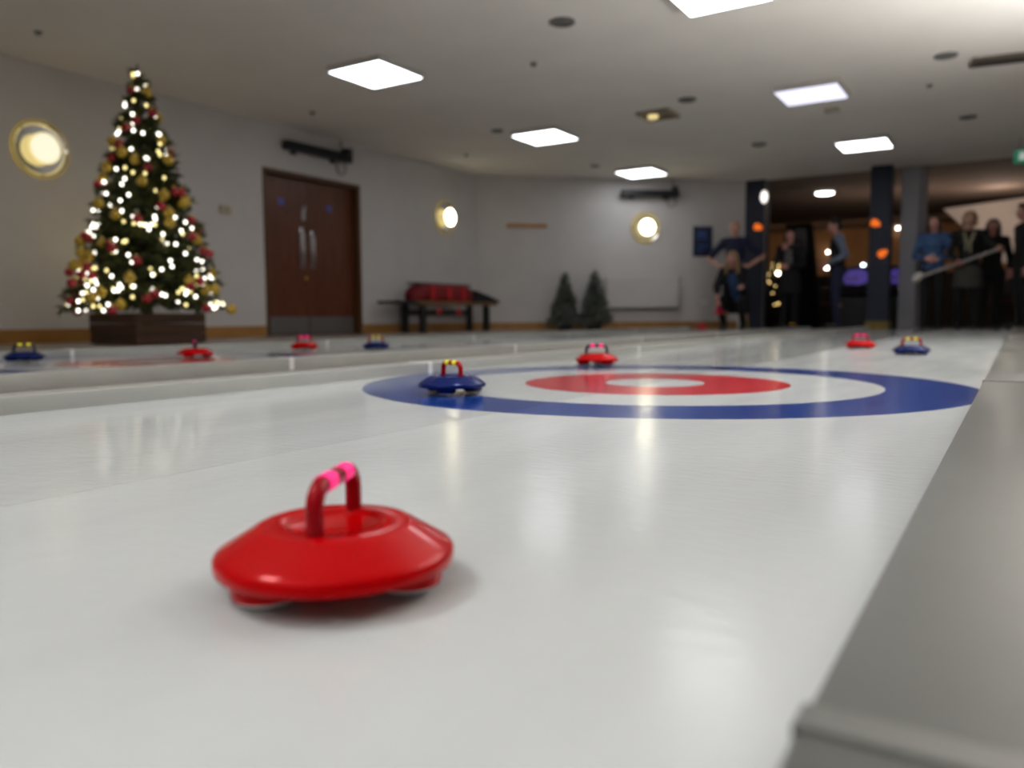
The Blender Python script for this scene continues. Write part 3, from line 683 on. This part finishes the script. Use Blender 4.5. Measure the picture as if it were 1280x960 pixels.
# ------------------------------------------------------------------ people
def remesh_obj(mb, name, m, parent, voxel, sm=4, fac=.5):
    o = mb.build(name, m, parent)
    r = o.modifiers.new('r', 'REMESH'); r.mode = 'VOXEL'; r.voxel_size = voxel
    s_ = o.modifiers.new('s', 'SMOOTH'); s_.iterations = sm; s_.factor = fac
    dg = bpy.context.evaluated_depsgraph_get(); dg.update()
    me = bpy.data.meshes.new_from_object(o.evaluated_get(dg))
    o.modifiers.clear(); old = o.data; o.data = me; bpy.data.meshes.remove(old)
    me.materials.clear(); me.materials.append(m)
    me.polygons.foreach_set('use_smooth', [True]*len(me.polygons))
    return o
V = Vector
def hand(b, w, d, side, up, curl=.35, k=1.):
    """palm, four fingers and a thumb; d along the hand, side towards the thumb, up = back of the hand"""
    d = V(d).normalized(); up = (V(up)-d*V(up).dot(d)).normalized(); sd = d.cross(up)
    if sd.dot(V(side)) < 0: sd = -sd
    w = V(w)
    b.loft([w, w+d*.03*k, w+d*.07*k, w+d*.092*k], [(.026*k, .018*k), (.036*k, .016*k), (.041*k, .014*k), (.038*k, .011*k)], side=sd, n=12)
    for i, L in enumerate((.066, .075, .070, .055)):
        o = (.031-.0207*i)*k; p = w+d*.088*k+sd*o; a1 = curl*.7; 
        q = p+(d*math.cos(a1)-up*math.sin(a1)+sd*(.10-.07*i))*L*.5*k; a2 = curl*1.9
        e = q+(d*math.cos(a2)-up*math.sin(a2)+sd*(.08-.055*i))*L*.5*k
        b.cap(p, q, .0085*k, .0078*k, 8); b.cap(q, e, .0078*k, .0066*k, 8)
    p = w+d*.028*k+sd*.028*k; q = p+(d*.75+sd*.55-up*.25)*.042*k; e = q+(d*.9+sd*.15-up*(.2+curl*.4))*.034*k
    b.cap(p, q, .012*k, .010*k, 8); b.cap(q, e, .010*k, .0075*k, 8)

BASE = dict(head=(0, .02, 1.63), neck=(0, -.005, 1.475), sh=(0, 0, 1.43), chest=(0, 0, 1.29), waist=(0, 0, 1.09), pel=(0, 0, .95),
            sR=(.18, 0, 1.415), eR=(.235, -.02, 1.13), wR=(.245, .05, .88), sL=(-.18, 0, 1.415), eL=(-.235, -.02, 1.13), wL=(-.245, .05, .88),
            hR=(.088, 0, .93), kR=(.10, .02, .50), aR=(.105, -.02, .085), hL=(-.088, 0, .93), kL=(-.10, .02, .50), aL=(-.105, -.02, .085))
def person(label, loc, rz, height, pose, hair, top, bottom, shoe, skin=m_skin, head_rot=(0, 0, 0), female=True, sleeve=1., shorts=False, extras=None, hand_spec=None, sleeve_mat=None, skirt=None):
    S = height/1.75
    J_ = {k: V(v)*S for k, v in {**BASE, **pose}.items()}
    root = thing('person', label, 'person', loc, rz)
    fw = .92 if female else 1.0
    b = MB()
    spine = [J_['pel']-V((0, 0, .06*S)), J_['pel'], J_['waist'], J_['chest'], J_['sh'], J_['neck']]
    rads = [(.13, .10), (.155*(1.04 if female else 1), .112), (.128*fw, .095), (.158*fw, .115), (.115*fw, .082), (.052, .056)]
    b.loft(spine, [(a*S, c*S) for a, c in rads])
    hd = J_['head']; b.cap(J_['neck']-V((0, 0, .03)), hd-V((0, .0, .05*S)), .054*fw*S, .05*fw*S)
    for s_ in 'RL':
        b.cap(J_['sh'], J_['s'+s_], .07*fw*S, .062*fw*S); b.cap(J_['s'+s_], J_['e'+s_], .052*fw*S, .040*fw*S); b.cap(J_['e'+s_], J_['w'+s_], .040*fw*S, .026*fw*S)
        b.cap(J_['h'+s_], J_['k'+s_], .085*S, .055*S); b.cap(J_['k'+s_], J_['a'+s_], .053*S, .036*S)
        k_ = J_['k'+s_]; a_ = J_['a'+s_]
        b.ell(k_.lerp(a_, .3)+V((0, -.015*S, 0)), (.05*S, .055*S, .09*S))
        fd = V((J_['k'+s_].x*.15, 1, 0)).normalized() if not pose.get('foot'+s_) else V(pose['foot'+s_]).normalized()
        b.cap(V((a_.x, a_.y, .045*S))-fd*.03*S, V((a_.x, a_.y, .035*S))+fd*.14*S, .036*S, .028*S)
        spec = (hand_spec or {}).get(s_)
        d = (J_['w'+s_]-J_['e'+s_]).normalized()
        sgn = 1 if s_ == 'R' else -1
        if spec: hand(b, J_['w'+s_], spec[0], spec[1], spec[2], spec[3], S*fw)
        else: hand(b, J_['w'+s_], d, (0, 1, .1), (sgn, 0, 0), .4, S*fw)
    Rm = Matrix.Rotation(head_rot[2], 3, 'Z') @ Matrix.Rotation(head_rot[0], 3, 'X') @ Matrix.Rotation(head_rot[1], 3, 'Y')
    def hp(x, y, z): return hd + Rm @ V((x*S, y*S, z*S))
    def he(c, r): b.ell(hp(*c), tuple(q*S for q in r), Rm)
    he((0, -.005, .03), (.075, .094, .092)); he((0, .022, -.035), (.060, .072, .078)); he((0, .045, -.075), (.036, .038, .032))
    he((.078, -.005, 0), (.012, .022, .032)); he((-.078, -.005, 0), (.012, .022, .032))
    b.cap(hp(0, .086, .022), hp(0, .110, -.022), .009*S, .014*S, 8); he((0, .078, .038), (.05, .014, .012))
    he((.035, .066, -.018), (.022, .02, .018)); he((-.035, .066, -.018), (.022, .02, .018)); he((0, .084, -.056), (.024, .012, .012))
    remesh_obj(b, 'body', skin, root, .0062, 3)
    for sx in (-1, 1):
        b = MB(); b.ell(hp(sx*.031, .077, .012), (.013*S,)*3, seg=12, rings=8); ey = b.build('eye', m_eye, root, smooth=True)
        b = MB(); b.ell(hp(sx*.031, .087, .012), (.0062*S,)*3, seg=10, rings=6); b.build('iris', m_iris, ey, smooth=True)
    b = MB(); b.ell(hp(0, .091, -.056), (.022*S, .0075*S, .0065*S), Rm, seg=14, rings=8); b.build('mouth', m_lip, root, smooth=True)
    # hair
    kind, hm = hair
    if kind != 'bald':
        b = MB(); b.ell(hp(0, -.022, .042), (.087*S, .098*S, .094*S), Rm); b.ell(hp(0, -.055, .0), (.082*S, .065*S, .085*S), Rm)
        b.ell(hp(.02, .045, .098), (.05*S, .04*S, .026*S), Rm); b.ell(hp(-.03, .04, .096), (.045*S, .042*S, .026*S), Rm)
        if kind == 'long':
            for sx in (-1, 1):
                b.cap(hp(sx*.077, -.005, .045), hp(sx*.088, -.01, -.08), .026*S, .034*S); b.cap(hp(sx*.088, -.01, -.08), hp(sx*.098, .03, -.24), .034*S, .022*S); b.cap(hp(sx*.07, -.05, -.05), hp(sx*.075, -.05, -.22), .04*S, .03*S)
            b.cap(hp(0, -.07, .0), hp(0, -.09, -.22), .07*S, .05*S)
        if kind == 'bob':
            for sx in (-1, 1): b.cap(hp(sx*.078, -.012, .04), hp(sx*.078, .0, -.075), .026*S, .028*S)
            b.cap(hp(0, -.07, .0), hp(0, -.07, -.09), .07*S, .055*S)
        remesh_obj(b, 'hair', hm, root, .009, 3)
    # clothing
    tn, tm = top; inf = .014
    b = MB()
    lowz = J_['pel']-(J_['waist']-J_['pel']).normalized()*.03*S
    cs = [lowz, J_['pel'], J_['waist'], J_['chest'], J_['sh'], J_['sh'].lerp(J_['neck'], .45)]
    rr = [(.172, .13), (.170, .128), (.146*fw, .112), (.172*fw, .130), (.132*fw, .098), (.072, .072)]
    b.loft(cs, [(a*S, c*S) for a, c in rr])
    def sleeves(bb):
        for s_ in 'RL':
            bb.cap(J_['sh'], J_['s'+s_], .080*fw*S, (.073 if female else .076)*fw*S)
            e = J_['e'+s_] if sleeve >= .5 else J_['s'+s_].lerp(J_['e'+s_], sleeve*2)
            bb.cap(J_['s'+s_], e, (.064 if female else .067)*fw*S, (.055 if sleeve >= .5 else .062)*fw*S)
            if sleeve > .5:
                w_ = J_['e'+s_].lerp(J_['w'+s_], (sleeve-.5)*2-.06); bb.cap(J_['e'+s_], w_, .054*fw*S, .040*fw*S)
    if sleeve_mat is None: sleeves(b)
    if female: 
        ch = J_['chest']
        for sx in (-1, 1): b.ell(ch+V((sx*.065*S, .085*S, .005)), (.062*S, .055*S, .06*S))
    remesh_obj(b, tn, tm, root, .011, 4)
    if sleeve_mat:
        b = MB(); sleeves(b); remesh_obj(b, 'sleeves', sleeve_mat, root, .011, 4)
    bn, bmx = bottom; b = MB()
    b.loft([J_['pel'].lerp(J_['waist'], .35), J_['pel'], J_['pel']-(J_['waist']-J_['pel']).normalized()*.08*S], [(.150*S, .118*S), (.163*S, .124*S), (.13*S, .115*S)])
    for s_ in 'RL':
        b.cap(J_['h'+s_], J_['k'+s_], .098*S, .07*S)
        if not shorts: b.cap(J_['k'+s_], J_['k'+s_].lerp(J_['a'+s_], .97), .069*S, .055*S)
    remesh_obj(b, bn, bmx, root, .012, 4)
    if skirt:
        b = MB(); b.loft([J_['pel'], J_['pel']-V((0, 0, .12*S)), J_['pel']-V((0, 0, .32*S))], [(.178*S, .136*S), (.19*S, .15*S), (.205*S, .165*S)]); remesh_obj(b, 'coat_skirt', skirt, root, .012, 3)
    for s_ in 'RL':
        a_ = J_['a'+s_]; fd = V((J_['k'+s_].x*.15, 1, 0)).normalized() if not pose.get('foot'+s_) else V(pose['foot'+s_]).normalized()
        b = MB(); b.cap(V((a_.x, a_.y, .05*S))-fd*.03*S, V((a_.x, a_.y, .046*S))+fd*.155*S, .047*S, .038*S); b.cap(V((a_.x, a_.y, .06*S)), V((a_.x, a_.y, .10*S)), .046*S, .044*S)
        sd = V((fd.y, -fd.x, 0))
        o = remesh_obj(b, 'shoe', shoe, root, .009, 3)
        for v in o.data.vertices: v.co.z = max(v.co.z, .0)
    if extras: extras(root, J_, S, hp)
    return root
m_navycloth = mat('navy_cloth', (.010, .013, .045), .85, var=.15); m_blackcloth = mat('black_clothing', (.006, .006, .007), .9, var=.25)
m_bluecloth = mat('blue_blouse', (.035, .085, .21), .8, var=.15); m_denim = mat('dark_denim', (.010, .014, .045), .85, var=.15)
m_greyblue = mat('greyblue_knit', (.13, .16, .23), .85, var=.1); m_greyolive = mat('grey_olive_cloth', (.045, .045, .038), .85, var=.1)
m_hblond = mat('hair_blonde', (.30, .19, .09), .6, var=.25, vscale=40); m_hbrown = mat('hair_brown', (.045, .024, .014), .6, var=.25, vscale=40); m_hdark = mat('hair_dark', (.010, .007, .006), .6, var=.25, vscale=40)
m_shoeb = mat('black_shoe', (.010, .010, .011), .5); m_shoey = mat('yellow_shoe', (.25, .22, .02), .6); m_shoeg = mat('grey_shoe', (.06, .055, .05), .6)
m_strap = mat('lanyard', (.05, .12, .13), .6); m_badge = mat('badge_white', (.45, .45, .48), .4); m_tee = mat('grey_print', (.10, .095, .10), .8, var=.5, vscale=30)

person('bald man in navy polo and dark shorts standing with hands on hips', (-4.115, 13.60, ZF), PI+.08, 1.82,
       dict(eR=(.44, -.06, 1.17), wR=(.23, .06, 1.02), eL=(-.44, -.06, 1.17), wL=(-.23, .06, 1.02), kR=(.13, .02, .5), aR=(.15, -.02, .085), kL=(-.15, .02, .5), aL=(-.19, -.02, .085), head=(0, .03, 1.63)),
       ('bald', None), ('polo_shirt', m_navycloth), ('shorts', m_navycloth), m_shoey, skin=m_skin, female=False, sleeve=.40, shorts=True,
       hand_spec={'R': ((-.75, .45, -.3), (-.2, .9, .4), (.5, .8, .4), .5), 'L': ((.75, .45, -.3), (.2, .9, .4), (-.5, .8, .4), .5)},
       extras=lambda r, J, S, hp: (lambda b: (b.loft([J['sh'].lerp(J['neck'], .2), J['sh'].lerp(J['neck'], .75)], [(.088, .088), (.072, .076)]), b.build('collar', m_navycloth, r, smooth=True)))(MB()))
def cardigan(r, J, S, hp):
    b = MB()
    for sx in (-1, 1):
        b.loft([J['sh']+V((sx*.10, .03, .0)), J['chest']+V((sx*.125, .055, 0)), J['waist']+V((sx*.13, .04, 0)), J['pel']+V((sx*.15, .06, 0)), J['pel']+V((sx*.17, .10, -.22))], [(.07, .085), (.065, .10), (.06, .10), (.07, .12), (.07, .12)])
    for s_ in 'RL':
        b.cap(J['s'+s_], J['e'+s_], .076, .066); b.cap(J['e'+s_], J['e'+s_].lerp(J['w'+s_], .45), .066, .054); b.cap(J['sh'], J['s'+s_], .085, .082)
    b.loft([J['sh']+V((0, -.05, 0)), J['chest']+V((0, -.06, 0)), J['waist']+V((0, -.06, 0)), J['pel']+V((0, -.06, -.03)), J['pel']+V((0, -.05, -.27))], [(.13, .07), (.15, .08), (.14, .08), (.16, .09), (.19, .10)])
    remesh_obj(b, 'cardigan', m_blackcloth, r, .011, 4)
person('crouching person with blonde hair in black cardigan over blue top, holding a red stone', (-3.98, 13.22, ZF), PI, 1.68,
       dict(pel=(0, -.14, .56), waist=(0, -.05, .70), chest=(0, .07, .88), sh=(0, .15, 1.01), neck=(0, .18, 1.06), head=(-.01, .26, 1.20),
            sR=(.17, .16, .99), eR=(.255, .22, .74), wR=(.205, .34, .515), sL=(-.17, .16, .99), eL=(-.20, .28, .74), wL=(-.19, .46, .70),
            hR=(.09, -.14, .54), kR=(.23, .20, .50), aR=(.22, -.08, .085), hL=(-.09, -.14, .54), kL=(-.16, .24, .47), aL=(-.14, -.02, .085)),
       ('long', m_hblond), ('top', m_bluecloth), ('trousers', m_blackcloth), m_shoeb, skin=m_skin2, head_rot=(-.12, 0, 0), sleeve=.5,
       hand_spec={'R': ((-.02, .2, -1), (-1, 0, 0), (.2, 1, .2), 1.15), 'L': ((-.55, .6, .1), (0, .3, 1), (-.3, .9, .3), .4)}, extras=cardigan)
cp(s_red, (-4.12, 12.80, .24), .15, 'red curling stone held in the lowered hand of the crouching person', 'red curling stones held up')
def tee(r, J, S, hp):
    b = MB(); c = J['chest']; b.loft([c+V((0, .105, .10)), c+V((0, .118, -.05)), c+V((0, .10, -.20))], [(.05, .03), (.075, .03), (.08, .03)]); b.build('printed_top', m_tee, r, smooth=True)
person('woman in black with hand raised to her chin, standing before the black cabinet', (-3.27, 13.86, ZF), PI, 1.66,
       dict(eR=(.215, .12, 1.13), wR=(.07, .19, 1.385), eL=(-.235, .06, 1.12), wL=(-.03, .20, 1.08)), ('bob', m_hdark), ('jacket', m_blackcloth), ('trousers', m_blackcloth), m_shoeb, skin=m_skin2,
       head_rot=(-.05, 0, .15), hand_spec={'R': ((-.35, -.1, .9), (-.6, .5, 0), (.2, .9, .1), .9), 'L': ((.9, .2, .1), (0, .2, 1), (0, 1, 0), .4)}, skirt=m_blackcloth, extras=tee)
person('man in dark gilet, grey-blue sleeves and jeans standing side-on', (-2.53, 13.9, ZF), PI/2+.25, 1.80,
       dict(eR=(.24, -.10, 1.15), wR=(.17, .14, 1.03), eL=(-.24, -.10, 1.15), wL=(-.17, .14, 1.03), head=(0, .05, 1.62)), ('short', m_hdark), ('gilet', m_blackcloth), ('jeans', m_denim), m_shoeb, skin=m_skin2,
       female=False, sleeve_mat=m_greyblue, head_rot=(-.2, 0, .1))
def lanyard(r, J, S, hp):
    b = MB(); c = J['chest']; n = J['neck']
    b.tube([n+V((.06, .01, -.015)), n+V((.07, .075, -.07)), c+V((.02, .135, -.02)), c+V((0, .145, -.13)), c+V((-.02, .135, -.02)), n+V((-.07, .075, -.07)), n+V((-.06, .01, -.015))], .0055, 6)
    ly = b.build('lanyard', m_strap, r, smooth=True); b = MB(); b.box(c.x-.035, c.x+.035, c.y+.142, c.y+.147, c.z-.23, c.z-.135, bev=.002); b.build('badge', m_badge, ly)
person('woman with long brown hair in blue top and lanyard beside the grey column', (-1.125, 13.62, ZF), PI, 1.71,
       dict(eR=(.25, -.01, 1.13), wR=(.10, .19, 1.08), eL=(-.25, -.01, 1.13), wL=(-.08, .20, 1.07)), ('long', m_hbrown), ('blouse', m_bluecloth), ('trousers', m_blackcloth), m_shoeb, skin=m_skin2, extras=lanyard,
       hand_spec={'R': ((-.9, .25, -.1), (0, .2, 1), (.2, 1, 0), .5), 'L': ((.9, .25, -.1), (0, .2, 1), (-.2, 1, 0), .5)})
PX, PY = -.667, 13.68
def scarf(r, J, S, hp):
    b = MB(); n = J['neck']; c = J['chest']
    b.tube([n+V((.075, .02, 0)), n+V((.06, .09, -.06)), c+V((.03, .140, .0)), c+V((.03, .135, -.12))], [.02, .022, .02, .012], 8); b.tube([n+V((-.075, .02, 0)), n+V((-.06, .09, -.06)), c+V((-.02, .145, -.02)), c+V((-.03, .135, -.16))], [.02, .022, .02, .012], 8)
    b.build('scarf', mat('pale_scarf', (.28, .26, .17), .8), r, smooth=True)
person('fair-haired woman in black jacket and pale scarf holding the long grey pole', (PX, PY, ZF), PI, 1.74,
       dict(eR=(.23, .13, 1.14), wR=(.13, .30, 1.02), eL=(-.34, .10, 1.20), wL=(-.385, .27, 1.21)), ('bob', m_hblond), ('jacket', m_blackcloth), ('trousers', m_blackcloth), m_shoeb, skirt=m_greyolive, extras=scarf,
       hand_spec={'R': ((-.3, .75, -.55), (-.8, 0, .6), (.1, .6, .8), 1.2), 'L': ((-.25, .8, -.5), (.8, 0, .6), (0, .6, .8), 1.2)})
person('woman with dark hair in black standing behind the end of the pole', (-.385, 14.22, ZF), PI, 1.66, dict(eL=(-.25, -.02, 1.13), wL=(-.24, .10, .90)), ('long', m_hdark), ('coat', m_blackcloth), ('trousers', m_blackcloth), m_shoeb, skin=m_skin2)
person('person in dark clothes cut off by the right edge of the picture', (.03, 13.45, ZF), PI/2+.4, 1.78, dict(), ('short', m_hbrown), ('jacket', m_blackcloth), ('trousers', m_blackcloth), m_shoeb, skin=m_skin2, female=False)
# delivery pole held by the fair-haired woman
A, B_ = V((-1.285, 13.2, .76)), V((-.235, 13.352, 1.154)); dv = (B_-A).normalized()
t = thing('delivery_pole', 'long grey pole with pale rounded head held slanting by the fair-haired woman', 'pole', A)
b = MB(); b.tube([A+dv*.05, B_], .020, 14); b.build('shaft', mat('pole_grey', (.36, .34, .33), .4, .2), t, world=True, smooth=True)
b = MB(); b.cap(A-dv*.02-V((0, 0, .015)), A+dv*.03+V((0, 0, .02)), .058, .050, 18); b.build('head', mat('pole_head_pale', (.55, .53, .48), .5), t, world=True, smooth=True)
b = MB(); c = A.lerp(B_, .49); b.tube([c-dv*.03, c+dv*.03], .0225, 14); b.build('grip_band', mat('band_red', (.35, .05, .06), .5), t, world=True, smooth=True)
b = MB(); b.tube([B_-dv*.06, B_+dv*.01], .0235, 14); b.build('end_cap', mat('pole_end_brown', (.28, .15, .10), .5), t, world=True, smooth=True)

# ------------------------------------------------------------------ lights
def area(x, y, z, sx, sy, power, col=(1, .97, .93), rot=(0, 0, 0), spread=None):
    l = bpy.data.lights.new('panel_or_fill_light', 'AREA'); l.shape = 'RECTANGLE'; l.size = sx; l.size_y = sy; l.energy = power; l.color = col
    if spread: l.spread = spread
    o = bpy.data.objects.new('panel_or_fill_light', l); COL.objects.link(o); o.location = (x, y, z); o.rotation_euler = rot
def spot(x, y, z, tgt, power, ang, blend=1., col=(1, .96, .9), r=.15):
    l = bpy.data.lights.new('added_pool_spot', 'SPOT'); l.energy = power; l.spot_size = ang; l.spot_blend = blend; l.color = col; l.shadow_soft_size = r
    o = bpy.data.objects.new('added_pool_spot', l); COL.objects.link(o); o.location = (x, y, z)
    o.rotation_euler = (V(tgt)-V((x, y, z))).to_track_quat('-Z', 'Y').to_euler()
def point(p, e, col, r=.05):
    l = bpy.data.lights.new('glow_point', 'POINT'); l.energy = e; l.color = col; l.shadow_soft_size = r
    o = bpy.data.objects.new('glow_point', l); COL.objects.link(o); o.location = p
# one panel of the same grid above and behind the camera
area(-1.95, -.4, ZC-.07, .62, .62, 20, (1, .985, .97))
spot(-1.1, 2.1, 2.5, (-1.0, 2.1, 0), 75, math.radians(72), 1., (1, .99, .98))  # unseen spot added to pool light mid-lane and leave the edges darker
# unseen up-facing fills, added behind and right of camera to brighten the ceiling
area(-.6, -1.8, .9, 2.4, 1.2, 52, (1, 1, .99), (PI+math.radians(-12), 0, 0), math.radians(140))
area(1.9, 5.0, .8, 1.0, 4.5, 145, (1, .99, .97), (PI, math.radians(-20), 0), math.radians(112))
point((XW+.055, 4.128, 1.805), .06, (1, .8, .4), .02); point((XW+.055, 10.44, 1.8), .12, (1, .8, .4), .02); point(bw(2.99, .055, 1.76), .12, (1, .85, .5), .02)
point((TX-.45, TY+.1, 1.0), 1.6, (1, .76, .33), .12)
area(-4.2, 21.6, 2.3, 6, 1.2, 9, (1, .66, .38), (math.radians(62), 0, 0))  # added fill that washes the lounge's back wall
area(-1.5, 17.2, 1.3, 3, .5, 6, (1, .78, .62), (PI, 0, 0))  # added up-facing fill for the lounge ceiling
point((-.4, 17.8, 2.2), 8, (1, .85, .7), .05)  # bare point light in the lounge, no lamp modelled there
sc.cycles.diffuse_bounces = 6
w = bpy.data.worlds.new('World'); sc.world = w; w.use_nodes = True
w.node_tree.nodes['Background'].inputs['Color'].default_value = (.02, .02, .022, 1); w.node_tree.nodes['Background'].inputs['Strength'].default_value = .3

# ------------------------------------------------------------------ camera
F_PX, PITCH, ROLL, YAW = 1000., .0835, .005, .563818
cd = bpy.data.cameras.new('camera'); cam = bpy.data.objects.new('camera', cd); COL.objects.link(cam); sc.camera = cam
cd.sensor_fit = 'HORIZONTAL'; cd.sensor_width = 36; cd.lens = F_PX*36/1280; cd.clip_start = .02; cd.clip_end = 100
fw_ = V((-math.sin(YAW)*math.cos(PITCH), math.cos(YAW)*math.cos(PITCH), -math.sin(PITCH)))
r0 = V((math.cos(YAW), math.sin(YAW), 0)); d0 = fw_.cross(r0)
cx_ = r0*math.cos(ROLL)+d0*math.sin(ROLL); cd_ = -r0*math.sin(ROLL)+d0*math.cos(ROLL)
M = Matrix.Identity(4)
for i in range(3): M[i][0] = cx_[i]; M[i][1] = -cd_[i]; M[i][2] = -fw_[i]
M.translation = V((0, 0, .212)); cam.matrix_world = M
cd.dof.use_dof = True; cd.dof.focus_distance = 1.18; cd.dof.aperture_fstop = 3.0; cd.dof.aperture_blades = 0
sc.view_settings.view_transform = 'Standard'; sc.view_settings.look = 'None'; sc.view_settings.exposure = .80; sc.view_settings.gamma = 1.
